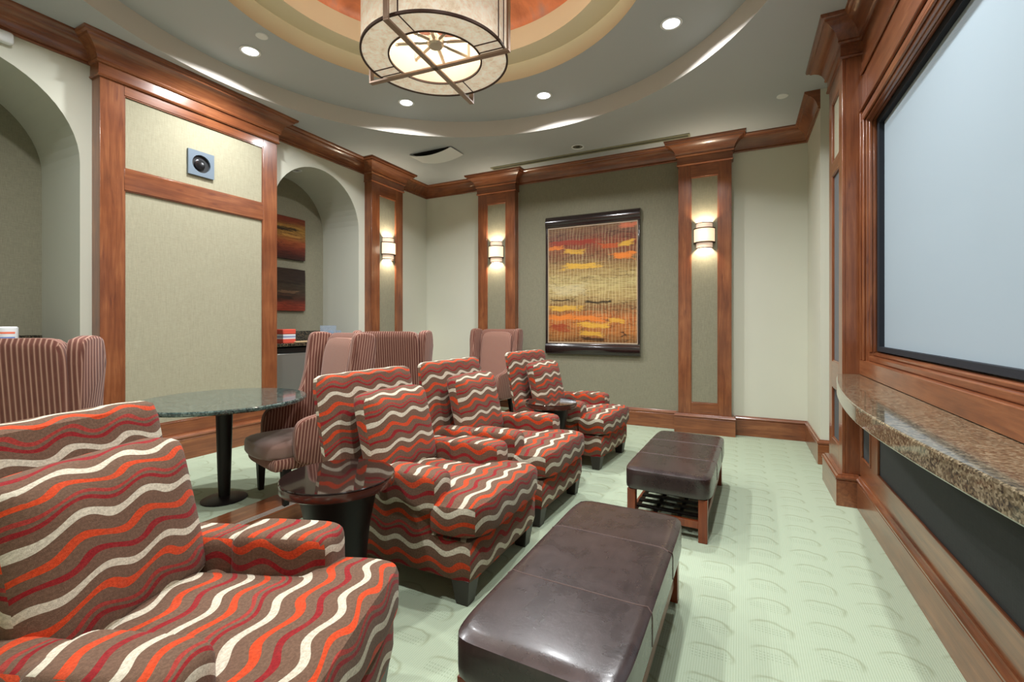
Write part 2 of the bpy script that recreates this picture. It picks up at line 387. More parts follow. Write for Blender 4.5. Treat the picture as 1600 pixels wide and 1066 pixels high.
    def build(s, name, mat, parent=None, bevel=0.0, bseg=2, uv=None, smooth=True, sharp=40, kind=None, fix=True):
        me = bpy.data.meshes.new(name); me.from_pydata(s.v, [], s.f)
        if fix:
            bm = bmesh.new(); bm.from_mesh(me); bmesh.ops.recalc_face_normals(bm, faces=bm.faces); bm.to_mesh(me); bm.free()
        if smooth:
            me.polygons.foreach_set('use_smooth', [True] * len(me.polygons)); me.set_sharp_from_angle(angle=radians(sharp))
        if uv:
            L = me.uv_layers.new(name='UVMap')
            for p in me.polygons:
                for li in p.loop_indices:
                    L.data[li].uv = uv(me.vertices[me.loops[li].vertex_index].co, p.normal)
        me.materials.append(mat)
        o = bpy.data.objects.new(name, me); COL.objects.link(o)
        if parent: o.parent = parent
        if bevel:
            md = o.modifiers.new('bevel', 'BEVEL'); md.width = bevel; md.segments = bseg; md.limit_method = 'ANGLE'; md.angle_limit = radians(35)
        if kind: o['kind'] = kind
        return o

def tag(o, label=None, cat=None, group=None, kind=None):
    if label: o['label'] = label
    if cat: o['category'] = cat
    if group: o['group'] = group
    if kind: o['kind'] = kind
    return o
def empty(name, loc=(0, 0, 0), rz=0.0, **k):
    o = bpy.data.objects.new(name, None); COL.objects.link(o); o.location = loc; o.rotation_euler = (0, 0, rz); o.empty_display_size = 0.1
    return tag(o, **k)
def copy_tree(o, parent=None):
    c = o.copy(); COL.objects.link(c); c.parent = parent
    for ch in [q for q in bpy.data.objects if q.parent == o]: copy_tree(ch, c)
    return c
def box(*a): return MB().box(*a)
def lamp(name, kind, loc, power, color, parent=None, **k):
    l = bpy.data.lights.new(name, kind); l.energy = power; l.color = color
    for a, v in k.items(): setattr(l, a, v)
    o = bpy.data.objects.new(name, l); COL.objects.link(o); o.location = loc
    if parent: o.parent = parent
    return o

# ------------------------------------------------------------------ room dimensions
XL, XR, YB, YR, ZC = -5.04, 0.74, 6.68, -1.25, 3.88
XS = 0.86                       # face of the screen wall
CX, CY = -2.10, 2.76            # centre of the round ceiling
ZP = 0.12                       # raised platform
XP = -2.93                      # platform edge

# floor and platform
tag(MB().box(XL - 0.8, 1.15, YR - .1, YB + .1, -0.1, 0).build('floor', CARPET, smooth=False), 'sage green patterned carpet floor', kind='structure')
plat = tag(empty('platform_floor'), 'low raised carpeted platform along the left wall', kind='structure')
box(XL, XP - 0.30, YR, YB, 0, ZP).build('carpet_top', CARPET, plat, smooth=False)
box(XP - 0.30, XP, YR, YB, 0, ZP + 0.002).build('edge_board', WY, plat, bevel=0.006)
for i in range(3):
    box(XP - 0.062 + 0.02 * i, XP - 0.050 + 0.02 * i, YR, YB, ZP + 0.002, ZP + 0.006).build('nosing_strip', METALSTRIP, plat)

# walls
NI = [(0.46, 1.86), (3.65, 5.05)]; ZS = 2.82; XN = -5.78
def arch_outline(y0, y1, n=28, z0=0.0):
    c = (y0 + y1) / 2; r = (y1 - y0) / 2
    return [(y0, z0)] + [(c - r * cos(pi * i / n), ZS + r * sin(pi * i / n)) for i in range(n + 1)] + [(y1, z0)]
m = MB(); prev = YR
for (y0, y1) in NI:
    m.add([(XL, prev, 0), (XL, y0, 0), (XL, y0, 4.0), (XL, prev, 4.0)], [(0, 1, 2, 3)])
    o = arch_outline(y0, y1)
    for (a, b) in zip(o[1:-1], o[2:-1]):
        m.add([(XL, a[0], a[1]), (XL, b[0], b[1]), (XL, b[0], 4.0), (XL, a[0], 4.0)], [(0, 1, 2, 3)])
    prev = y1
m.add([(XL, prev, 0), (XL, YB, 0), (XL, YB, 4.0), (XL, prev, 4.0)], [(0, 1, 2, 3)])
wl = tag(m.build('wall_left', PAINT, fix=False), 'pale painted left wall with two arched niches', kind='structure')
for (y0, y1) in NI:
    o = arch_outline(y0, y1); m = MB()
    for a, b in zip(o[:-1], o[1:]):
        m.add([(XL, a[0], a[1]), (XN, a[0], a[1]), (XN, b[0], b[1]), (XL, b[0], b[1])], [(0, 1, 2, 3)])
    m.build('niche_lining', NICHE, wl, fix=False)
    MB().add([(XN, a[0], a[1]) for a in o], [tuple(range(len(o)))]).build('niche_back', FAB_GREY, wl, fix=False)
wb = tag(box(XL - .2, 1.2, YB, YB + 0.12, 0, 4.0).build('wall_back', PAINT, smooth=False), 'pale painted back wall', kind='structure')
box(-3.2, -0.75, YB - 0.006, YB, 0.2, 3.75).build('fabric_panel', FAB_GREY, wb, smooth=False)
wr = tag(MB().box(XR, 1.12, 5.67, YB, 0, 4.0).box(1.0, 1.12, YR, 5.67, 0, 4.0).build('wall_right', PAINT, smooth=False), 'pale painted right wall around the screen', kind='structure')
tag(box(XL - .2, 1.2, YR - 0.12, YR, 0, 4.0).build('wall_rear', PAINT, smooth=False), 'pale painted wall behind the seats', kind='structure')

# ceiling with round tiers
def annulus_rect(R, z, x0, x1, y0, y1, n=96):
    cs = [math.atan2(y - CY, x - CX) % (2 * pi) for x in (x0, x1) for y in (y0, y1)]
    an = sorted(set([2 * pi * i / n for i in range(n)] + cs)); vs = []; fs = []
    for a in an:
        dx, dy = cos(a), sin(a); t = 1e9
        if dx > 1e-9: t = min(t, (x1 - CX) / dx)
        if dx < -1e-9: t = min(t, (x0 - CX) / dx)
        if dy > 1e-9: t = min(t, (y1 - CY) / dy)
        if dy < -1e-9: t = min(t, (y0 - CY) / dy)
        vs += [(CX + R * dx, CY + R * dy, z), (CX + t * dx, CY + t * dy, z)]
    k = len(an)
    for i in range(k):
        j = (i + 1) % k; fs.append((2 * i, 2 * j, 2 * j + 1, 2 * i + 1))
    return MB().add(vs, fs)
R1, R2, R3 = 2.57, 1.69, 1.46; Z1, Z2, Z3 = 4.08, 4.26, 4.47
ce = tag(annulus_rect(R1, ZC, XL - .2, 1.2, YR - .1, YB + .1).build('ceiling', CEIL, fix=False), 'grey painted ceiling with round stepped recess', kind='structure')
def ring(name, prof, mat): return MB().lathe(prof, (CX, CY, 0), 128).build(name, mat, ce, fix=False)
ring('recess_fascia', [(R1, ZC), (R1, Z1)], CEIL_FASCIA)
ring('upper_tier', [(R1, Z1), (R2, Z1)], CEIL)
ring('tan_fascia', [(R2, Z1), (R2, Z2)], TAN)
ring('tan_tier', [(R2, Z2), (R3, Z2)], TAN)
ring('inner_fascia', [(R3, Z2), (R3, Z3)], TAN)
ring('copper_dome', [(R3, Z3)] + [(R3 * cos(radians(a)), Z3 + 0.30 * sin(radians(a))) for a in range(8, 90, 8)] + [(0.001, Z3 + 0.30)], DOME)

# ------------------------------------------------------------------ trim: crown, baseboards, pilasters
CROWN = [(0, -.20), (.014, -.20), (.020, -.188), (.014, -.176), (.026, -.168), (.030, -.150), (.040, -.120), (.058, -.088), (.084, -.062), (.108, -.050), (.112, -.036),
         (.128, -.030), (.140, -.016), (.140, 0), (0, 0)]
CAPITAL = [(0, -.31), (.014, -.31), (.022, -.298), (.014, -.286), (.012, -.20), (.026, -.196), (.034, -.182), (.030, -.168), (.036, -.150), (.050, -.118), (.072, -.088), (.104, -.062),
           (.132, -.050), (.138, -.034), (.158, -.028), (.166, -.014), (.166, 0), (0, 0)]
BASE = [(0, 0), (.026, 0), (.026, .198), (.021, .204), (.030, .212), (.032, .224), (.026, .236), (.014, .242), (.010, .252), (0, .252)]
n_trim = [0]
def trim(label):
    n_trim[0] += 1
    return 'trim_%d' % n_trim[0], label
def crown(path, mat, label):
    nm, lb = trim(label); return tag(MB().sweep(CROWN, path, ZC).build(nm, mat, sharp=30), lb, kind='structure')
# the room is on the left hand of every path
crown([(XR, 5.67), (XR, YB), (-0.10, YB)], WX, 'cherry crown moulding in the far right corner')
crown([(-0.76, YB), (-3.19, YB)], WX, 'cherry crown moulding above the large painting')
crown([(-3.90, YB), (XL, YB), (XL, 5.88)], WX, 'cherry crown moulding in the far left corner')
crown([(XL, 5.16), (XL, 3.62)], WY, 'cherry crown moulding above the far arched niche')
crown([(XL, 1.94), (XL, YR)], WY, 'cherry crown moulding above the near arched niche')
crown([(XS, 0.90), (XS, 4.476)], WY, 'cherry crown moulding above the screen')
def baseboard(name, path, mat, label, z=0.0):
    return tag(MB().sweep(BASE, path, z).build(name, mat, sharp=30), label, kind='structure')
baseboard('baseboard_right', [(1.0, 5.67), (XR, 5.67), (XR, YB), (-0.06, YB)], WX, 'cherry baseboard in the far right corner')
baseboard('baseboard_back', [(-0.79, YB - .006), (-3.16, YB - .006)], WX, 'cherry baseboard under the large painting')
baseboard('baseboard_left', [(-3.93, YB), (XL, YB), (XL, 5.90)], WX, 'cherry baseboard in the far left corner', ZP)

def pilaster(label, loc, rz, w, dep, stile, rails, panels, z0=0.0, caps=True, ret=0.0, base_extra=0.02, slim=False):
    """local x along the wall, local y into the room. rails: [(z0,z1)], panels: [(z0,z1,mat)]"""
    nm, lb = trim(label); t = empty(nm, loc, rz, label=lb, kind='structure'); h = w / 2; fr = 0.022
    ztop = ZC - 0.30
    box(-h, h, -ret, dep - fr, z0, ZC).build('core', WZ, t)
    for sx in (-1, 1):
        a, b = sorted((sx * h, sx * (h - stile)))
        box(a, b, dep - fr, dep, z0, ztop + .02).build('stile', WZ, t, bevel=0.003)
    for (a, b) in rails:
        box(-h + stile, h - stile, dep - fr, dep, a, b).build('rail', WX, t, bevel=0.003)
    for (a, b, mt) in panels:
        box(-h + stile, h - stile, dep - fr, dep - fr + .004, a, b).build('fabric_panel', mt, t, smooth=False)
        g = 0.009; i = h - stile                                # small moulding round the panel
        for (x0, x1, q0, q1, wm) in ((-i, -i + g, a, b, WZ), (i - g, i, a, b, WZ), (-i + g, i - g, b - g, b, WX), (-i + g, i - g, a, a + g, WX)):
            box(x0, x1, dep - fr + .004, dep - fr + .016, q0, q1).build('panel_bead', wm, t)
    p3 = [(-h, -ret), (-h, dep), (h, dep), (h, -ret)]
    MB().sweep(CAPITAL, p3, ZC).build('capital', WX, t, sharp=30)
    MB().sweep([(o + (base_extra if o else 0), q) for o, q in BASE], p3, z0).build('plinth', WX, t, sharp=30)
    return t
# left wall
TOPR = 3.40
bay = pilaster('large cherry framed bay with cream fabric panels on the left wall', (XL, 2.778, 0), radians(-90), 1.676, 0.14, 0.175,
         [(ZP, 0.50), (2.64, 2.83), (3.48, 3.60)], [(0.50, 2.64, FAB_CREAM), (2.83, 3.48, FAB_CREAM)], ZP)
pilaster('slim cherry pilaster with sconce on the left wall', (XL, 5.52, 0), radians(-90), 0.70, 0.14, 0.165, [(ZP, 0.50), (TOPR, 3.60)], [(0.50, TOPR, FAB_GREY)], ZP)
pilaster('cherry pilaster with sconce left of the large painting', (-3.55, YB, 0), radians(180), 0.68, 0.13, 0.165, [(0, 0.40), (TOPR, 3.60)], [(0.40, TOPR, FAB_GREY)])
pilaster('cherry pilaster with sconce right of the large painting', (-0.428, YB, 0), radians(180), 0.65, 0.13, 0.158, [(0, 0.40), (TOPR, 3.60)], [(0.40, TOPR, FAB_GREY)])
# screen wall pilasters
for yc, lb in ((4.778, 'deep cherry pilaster at the far end of the screen'), (0.602, 'deep cherry pilaster at the near end of the screen')):
    pilaster(lb, (XS, yc, 0), radians(90), 0.604, 0.13, 0.14, [(0, 0.44), (0.89, 1.12), (2.76, 2.88), (TOPR, 3.60)],
             [(0.44, 0.89, FAB_BLACK), (1.12, 2.76, FAB_SLATE), (2.88, TOPR, FAB_CREAM)], ret=0.13)

# screen wall: casing, frieze, sill, wainscot, all in cherry
Y0, Y1 = 0.904, 4.476; SY0, SY1, SZ0, SZ1 = 1.03, 4.35, 1.243, 3.004
nm, lb = trim('cherry panelled screen surround with dark cloth panels under the stone ledge')
sw = empty(nm, label=lb, kind='structure')
box(XS, 1.0, Y0, SY0, 1.0, 3.7).build('stile', WZ, sw, bevel=0.003); box(XS, 1.0, SY1, Y1, 1.0, 3.7).build('stile', WZ, sw, bevel=0.003)
box(XS, 1.0, SY0, SY1, SZ1, 3.7).build('frieze_board', WY, sw, bevel=0.003)
box(XS - .02, 1.0, SY0 - .12, SY1 + .12, 1.05, 1.165).build('sill_board', WY, sw, bevel=0.004)
box(XS + .015, 1.0, SY0, SY1, 1.165, 1.205).build('sill_step', WY, sw, bevel=0.008)
box(XS + .045, 1.0, SY0, SY1, 1.205, SZ0 - .012).build('sill_step', WY, sw, bevel=0.008)
CAS = [(0, 0), (.0, .0), (.012, .006), (.012, .03), (.02, .036), (.03, .05), (.02, .062), (.016, .09), (.022, .098), (.022, .108), (0, .115)]
def mould(y0, y1, z0, z1, out, mat, nm_):
    return box(XS - out, XS, y0, y1, z0, z1).build(nm_, mat, sw, bevel=min(out, (z1 - z0) / 2, abs(y1 - y0) / 2) * 0.6, bseg=3)
for (a, b, o) in ((3.02, 3.045, .018), (3.05, 3.09, .012), (3.115, 3.135, .022), (3.14, 3.17, .012), (3.40, 3.43, .018), (3.44, 3.50, .01)):
    mould(SY0 - .11, SY1 + .11, a, b, o, WY, 'casing_moulding')
for (a, b, o) in ((.016, .04, .018), (.05, .075, .012), (.085, .10, .022)):
    mould(SY1 + a, SY1 + b, 1.165, 3.02 + a, o, WZ, 'casing_moulding'); mould(SY0 - b, SY0 - a, 1.165, 3.02 + a, o, WZ, 'casing_moulding')
# inner reveal mouldings
for (dx, wd) in ((.018, .010), (.042, .008)):
    box(XS + dx, XS + dx + .02, SY1 - wd, SY1, SZ0 - .01, SZ1).build('reveal_bead', WZ, sw, bevel=0.004)
    box(XS + dx, XS + dx + .02, SY0, SY0 + wd, SZ0 - .01, SZ1).build('reveal_bead', WZ, sw, bevel=0.004)
    box(XS + dx, XS + dx + .02, SY0, SY1, SZ1 - wd, SZ1).build('reveal_bead', WY, sw, bevel=0.004)
# wainscot under the ledge
XW = 0.845
box(XW + .012, 1.0, Y0, Y1, 0, .966).build('wainscot_back', WY, sw)
PAN = [(0.98, 1.25), (1.44, 3.94), (4.13, 4.40)]
box(XW, XW + .012, Y0, Y1, 0.0, 0.40).build('wainscot_rail', WY, sw); box(XW, XW + .012, Y0, Y1, 0.93, .966).build('wainscot_rail', WY, sw)
ed = [Y0] + [v for p in PAN for v in p] + [Y1]
for a, b in zip(ed[0::2], ed[1::2]): box(XW, XW + .012, a, b, 0.40, 0.93).build('wainscot_stile', WZ, sw)
for a, b in PAN:
    box(XW + .008, XW + .0121, a, b, 0.40, 0.93).build('cloth_panel', FAB_BLACK, sw, smooth=False)
    for (p, q, r, s_, wm) in ((a, b, .40, .415, WY), (a, b, .915, .93, WY), (a, a + .015, .415, .915, WZ), (b - .015, b, .415, .915, WZ)):
        box(XW - .008, XW + .008, p, q, r, s_).build('panel_bead', wm, sw, bevel=0.004)
MB().sweep(BASE, [(XW, Y0), (XW, Y1)], 0).build('base_moulding', WY, sw, sharp=30)

# ------------------------------------------------------------------ projection screen and stone ledge
sc = empty('projection_screen', (0.955, (SY0 + SY1) / 2, SZ0), label='wide pale grey projection screen with black border in the right wall', cat='screen')
hw = (SY1 - SY0) / 2; hh = SZ1 - SZ0
m = MB().box(-.028, .03, -hw, -hw + .06, 0, hh).box(-.028, .03, hw - .06, hw, 0, hh).box(-.028, .03, -hw + .06, hw - .06, 0, .035).box(-.028, .03, -hw + .06, hw - .06, hh - .05, hh)
m.build('screen_border', SCREENB, sc)
box(0.004, 0.03, -hw + .06, hw - .06, .035, hh - .05).build('screen_surface', SCREENW, sc, smooth=False)
led = MB(); yc = (Y0 + Y1) / 2; pts = []
for i in range(49):
    y = Y0 + .012 + (Y1 - Y0 - .024) * i / 48; pts.append((0.50 + 0.20 * abs((y - yc) / 1.786) ** 1.7, y))
poly = pts[::-1] + [(XW, Y0 + .012), (XW, Y1 - .012)]
led.prism(poly, lambda p, q, a: (p, q, a), 0.966, 1.05)
tag(led.build('stone_ledge', GRAN_GOLD, bevel=0.007, sharp=50), 'bow fronted polished brown granite ledge below the projection screen', 'ledge')

# ------------------------------------------------------------------ club chairs
def uvw(p, n):
    if abs(n.y) > 0.72: return (p.x, p.z)
    return (p.y, p.z - p.x)
def club_chair():
    t = empty('club_chair')
    MB().superbox((0.015, 0, .235), (1.03, .84, .21), 22, (8, 8, 4)).build('base', WAVY, t, uv=uvw)
    tilt = 0.20
    MB().superbox((-.41, 0, .70), (.115, .89, .86), 16, (4, 12, 10), lambda x, y, z: (-.41 + (x + .41) * (1 - .62 * min(1, abs(y) / .445) ** 5) - tilt * (z - .3), y, z)).build('backrest', WAVY, t, uv=uvw)
    def tc(x, y, z):
        k = min(1, max(0, (x - .24) / .05)); k = k * k * (3 - 2 * k)
        crown_ = 0.03 * (1 - min(1, abs(y) / .43) ** 2) * (1 if z > .42 else 0)
        z2 = z + crown_ + (0.02 * max(0, (x - .1) / .4) if z > .42 else 0)
        return (x, y * (0.635 + 0.365 * k), z2)
    MB().superbox((0.14, 0, .425), (.88, .87, .185), 6, (40, 12, 6), tc).build('seat_cushion', WAVY, t, uv=uvw)
    def bc(x, y, z):
        e_ = max(abs(y) / .315, abs(z - .755) / .265)
        return (-.235 + (x + .235) * (1.06 - .62 * min(1, e_) ** 5) - 0.24 * (z - .5), y, z)
    MB().superbox((-.235, 0, .755), (.19, .63, .53), 7.5, (8, 16, 14), bc).build('back_cushion', WAVY, t, uv=uvw)
    for s in (-1, 1):
        a = MB().superbox((-.09, s * .345, .385), (.76, .16, .47), 6, (14, 8, 12), lambda x, y, z: (x, y, z + (.012 if z > .5 else 0))).build('arm', WAVY, t, uv=uvw)
        def sl(x, y, z, s=s):
            k = max(0, (.57 - z) / .10)
            return (x, s * .345 + (y - s * .345) * (1 + .10 * k), z + .02 * k * sin(x * 16))
        MB().superbox((.115, s * .345, .555), (.40, .19, .20), 5.5, (16, 10, 8), sl, open_bottom=True).build('arm_cover', WAVY, a, uv=uvw)
    for sx in (-.42, .45):
        for sy in (-.35, .35):
            bx, by = sx * 1.0, sy; o = .055
            top = [(bx - o, by - o, .14), (bx + o, by - o, .14), (bx + o, by + o, .14), (bx - o, by + o, .14)]; q = .036
            bot = [(bx - q, by - q, 0), (bx + q, by - q, 0), (bx + q, by + q, 0), (bx - q, by + q, 0)]
            MB().hexa(bot, top).build('foot', FOOT, t, bevel=0.004)
    return t
cc = club_chair()
CH = [((-1.575, 0.86, 0), 20, 'wavy striped club chair nearest the camera, cut by the left edge'),
      ((-1.735, 2.385, 0), 0, 'wavy striped club chair just beyond the near round side table'),
      ((-1.75, 3.41, 0), -2, 'wavy striped club chair third from the camera, touching the far side table'),
      ((-1.70, 4.87, 0), -5, 'wavy striped club chair farthest from the camera, near the large painting')]
for i, (l, a, lb) in enumerate(CH):
    o = cc if i == 0 else copy_tree(cc)
    o.location = l; o.rotation_euler = (0, 0, radians(a)); tag(o, lb, 'armchair', 'row of wavy striped club chairs')

# ------------------------------------------------------------------ leather benches
def bench():
    t = empty('leather_bench'); sz = (.58, 1.34, .165); c = (0, 0, .357); n = 11.0
    cu = MB().superbox(c, sz, n, (14, 28, 8)).build('cushion', LEATHER, t)
    for fb in (-.36, .36):
        pts = []
        for (a, g) in [(-1, -.6 + .2 * i) for i in range(8)] + [(-1 + .1 * i, 1) for i in range(21)] + [(1, .8 - .2 * i) for i in range(8)]:
            l = (abs(a) ** n + abs(fb) ** n + abs(g) ** n) ** (1 / n)
            pts.append((c[0] + sz[0] / 2 * a / l, c[1] + sz[1] / 2 * fb / l, c[2] + sz[2] / 2 * g / l))
        MB().tube(pts, .0028, 6).build('seam', SEAM, cu)
    for sx in (-1, 1):
        for sy in (-1, 1):
            x, y = sx * .235, sy * .62
            box(x - .028, x + .028, y - .028, y + .028, 0, .285).build('leg', BWOOD, t, bevel=0.003)
    for sy in (-1, 1): box(-.207, .207, sy * .62 - .014, sy * .62 + .014, .085, .135).build('end_rail', BWOOD, t, bevel=0.003)
    for sx in (-1, 1):
        box(sx * .235 - .012, sx * .235 + .012, -.592, .592, .085, .135).build('side_rail', BWOOD, t, bevel=0.003)
        box(sx * .235 - .014, sx * .235 + .014, -.592, .592, .24, .285).build('apron', BWOOD, t)
    for i in range(11):
        y = -.55 + .11 * i; box(-.223, .223, y - .022, y + .022, .135, .149).build('slat', BLACKWOOD, t, bevel=0.002)
    for x in (-.08, .08): box(x - .012, x + .012, -.59, .59, .121, .135).build('runner', BLACKWOOD, t)
    return t
be = bench(); be.location = (-.565, 1.92, 0); be.rotation_euler = (0, 0, radians(-1)); tag(be, 'dark brown leather bench nearest the camera, in the foreground', 'bench', 'leather ottoman benches')
b2 = copy_tree(be); b2.location = (-.435, 3.92, 0); b2.rotation_euler = (0, 0, radians(-2)); tag(b2, 'dark brown leather bench farther away, with slatted shelf in view', 'bench')

# ------------------------------------------------------------------ round side tables
def side_table(R=.272, H=.70):
    t = empty('side_table')
    MB().lathe([(.001, H - .008), (R - .006, H - .008), (R - .002, H - .004), (R - .006, H), (.001, H)], seg=64).build('glass_top', ESPRESSO, t, sharp=30)
    MB().lathe([(.001, H - .05), (R - .012, H - .05), (R - .002, H - .044), (R, H - .026), (R - .004, H - .008), (.001, H - .008)], seg=64).build('table_top', ESP_RIM, t, sharp=30)
    MB().lathe([(.001, .05), (.12, .05), (.125, .2), (.15, .45), (.19, H - .05), (.001, H - .05)], seg=48).build('pedestal', BLACKWOOD, t)
    MB().lathe([(.001, 0), (.19, 0), (.195, .012), (.19, .035), (.14, .05), (.001, .05)], seg=48).build('foot_plate', BLACKWOOD, t, sharp=30)
    return t
st = side_table(); st.location = (-1.79, 1.66, 0); tag(st, 'round black glossy side table between the two nearest club chairs', 'side table', 'round black side tables')
s2 = copy_tree(st); s2.location = (-1.64, 4.14, 0); s2.scale = (.92, .92, 1); tag(s2, 'round black glossy side table between the two farthest club chairs', 'side table')

# ------------------------------------------------------------------ bistro tables and wing chairs on the platform
def bistro():
    t = empty('round_table'); R = .57; H = .765
    MB().lathe([(.001, H - .032), (R - .01, H - .032), (R, H - .022), (R, H - .008), (R - .008, H), (.001, H)], seg=80).build('table_top', GRAN_GREEN, t, sharp=30)
    MB().lathe([(.001, .03), (.038, .03), (.045, .2), (.058, H - .05), (.062, H - .032), (.001, H - .032)], seg=32).build('pedestal', BLACKWOOD, t)
    MB().lathe([(.001, 0), (.15, 0), (.155, .008), (.145, .014), (.06, .03), (.001, .03)], seg=48).build('foot_plate', BLACKWOOD, t, sharp=30)
    return t
bt = bistro(); bt.location = (-3.50, 2.14, ZP); tag(bt, 'round dark green granite table beside the large framed bay', 'table', 'round granite tables')
b2_ = copy_tree(bt); b2_.location = (-3.52, 4.90, ZP); tag(b2_, 'round granite table mostly hidden behind the third club chair', 'table')

def uvc(p, n):
    if abs(n.y) > 0.6: return (p.x + .11 * p.z, p.z)
    return (p.y, p.z - p.x)
def smooth_poly(pts, it=2):
    for _ in range(it):
        out = []
        for i in range(len(pts)):
            a = pts[i]; b = pts[(i + 1) % len(pts)]
            out += [(a[0] * .75 + b[0] * .25, a[1] * .75 + b[1] * .25), (a[0] * .25 + b[0] * .75, a[1] * .25 + b[1] * .75)]
        pts = out
    return pts
def wing_chair():
    t = empty('wing_chair'); TOP = 1.25
    flare = lambda x, z: .075 * max(0, min(1, (z - .60) / .5)) * max(0, (x + .62) / .42)
    prof = smooth_poly([(-.30, .27), (.20, .27), (.225, .45), (.215, .58), (.16, .635), (.02, .655), (-.09, .73), (-.15, .90), (-.18, 1.08), (-.20, 1.22), (-.235, TOP + .01), (-.33, TOP + .01), (-.42, TOP - .02), (-.39, .9), (-.33, .5)], 2)
    for s in (-1, 1):
        m_ = MB(); y0 = .275; y1 = .355; k = len(prof)
        # fill the side panel with inner fan rings so that it shades smoothly
        cxp = sum(p for p, q in prof) / k; czp = sum(q for p, q in prof) / k
        rows = [(1.0, y0 + .016), (1.0, y1 - .016)]
        def P(f, y, p, q, ins): 
            return (p, s * (y + flare(p, q)), q)
        vs = []; fs = []
        def off(p, q, d, i):
            a = prof[i - 1]; b = prof[(i + 1) % k]; tx, tz = b[0] - a[0], b[1] - a[1]; l = math.hypot(tx, tz)
            return p - tz / l * d, q + tx / l * d
        lay = [(.022, y0), (.006, y0 + .006), (0, y0 + .02), (0, y1 - .02), (.006, y1 - .006), (.022, y1)]
        for d, y in lay:
            for i, (p, q) in enumerate(prof):
                a, b = off(p, q, d, i); vs.append((a, s * (y + flare(a, b)), b))
        for r in range(len(lay) - 1):
            for i in range(k): fs.append((r * k + i, r * k + (i + 1) % k, (r + 1) * k + (i + 1) % k, (r + 1) * k + i))
        fs += [tuple(range(k))[::-1], tuple(range((len(lay) - 1) * k, len(lay) * k))]
        m_.add(vs, fs).build('wing_arm', CORD, t, uv=uvc, sharp=60)
    MB().superbox((-.30, 0, .76), (.13, .66, .98), 10, (4, 12, 14), lambda x, y, z: (x - .13 * (z - .5), y, z)).build('backrest', CORD, t, uv=uvc)
    MB().superbox((-.225, 0, .81), (.10, .53, .80), 6, (4, 10, 12), lambda x, y, z: (x - .14 * (z - .5), y, z)).build('inner_back', CORD_L, t, uv=uvc)
    MB().superbox((.035, 0, .305), (.63, .57, .09), 14, (6, 6, 3)).build('seat_rail', CORD, t, uv=uvc)
    def sc_(x, y, z):
        return (x + (.04 * (1 - (y / .28) ** 2) if x > .2 else 0), y, z + (.02 * (1 - (y / .28) ** 2) if z > .38 else 0))
    MB().superbox((.06, 0, .395), (.63, .552, .13), 5, (12, 12, 6), sc_).build('seat', SEATV, t)
    for sx in (-1, 1):
        for sy in (-1, 1):
            bx, by = (.25 if sx > 0 else -.26), sy * .245; o, q = .032, .019; dx = -.05 if sx < 0 else .0
            top = [(bx - o, by - o, .285), (bx + o, by - o, .285), (bx + o, by + o, .285), (bx - o, by + o, .285)]
            bot = [(bx + dx - q, by - q, 0), (bx + dx + q, by - q, 0), (bx + dx + q, by + q, 0), (bx + dx - q, by + q, 0)]
            MB().hexa(bot, top).build('leg', BLACKWOOD, t, bevel=0.004)
    nails = MB()
    for s in (-1, 1):
        for i in range(26):
            x = -.28 + .46 * i / 25; y = s * (.356 + flare(x, .28))
            nails.add([(x - .006, y, .283), (x, y, .289), (x + .006, y, .283), (x, y, .277), (x, y + s * .004, .283)], [(0, 1, 4), (1, 2, 4), (2, 3, 4), (3, 0, 4)])
    nails.build('nailhead_trim', NICKEL, t, kind='stuff')
    return t
wc = wing_chair()
WCS = [((-3.93, 1.23, ZP), 138, 'striped corduroy wing chair at the left edge, its back to the camera'),
       ((-3.14, 2.57, ZP), -106, 'striped corduroy wing chair pushed under the near granite table, seat in view'),
       ((-3.44, 4.08, ZP), 112, 'striped corduroy wing chair turned away, behind the chair at the near table'),
       ((-3.27, 5.72, ZP), -95, 'striped corduroy wing chair at the back wall, left of the large painting')]
for i, (l, a, lb) in enumerate(WCS):
    o = wc if i == 0 else copy_tree(wc)
    o.location = l; o.rotation_euler = (0, 0, radians(a)); tag(o, lb, 'chair', 'striped corduroy wing chairs')

# ------------------------------------------------------------------ chandelier
HX, HY, HZ = -2.05, 2.83, 3.43
ch = empty('drum_chandelier', (HX, HY, HZ), radians(4.5), label='large drum chandelier with mottled mica shade and bronze cross bars', cat='chandelier')
RD_, HD = .535, .50
MB().lathe([(RD_, 0), (RD_, HD)], seg=96).build('outer_shade', MICA, ch, fix=False)
MB().lathe([(RD_ - .012, .02), (RD_ - .012, HD)], seg=96).build('inner_lining', MICA_IN, ch, fix=False)
MB().lathe([(.345, .004), (RD_, .004)], seg=96).build('bottom_diffuser', MICA, ch, fix=False)
def hoop(r, z, w, h, nm, mt=DKBRONZE): return MB().lathe([(r - w, z), (r + w, z), (r + w, z + h), (r - w, z + h), (r - w, z)], seg=96).build(nm, mt, ch, sharp=30)
hoop(RD_ + .002, -.004, .007, .018, 'bottom_hoop'); hoop(.342, -.003, .006, .014, 'inner_hoop'); hoop(RD_ + .002, HD - .01, .007, .018, 'top_hoop')
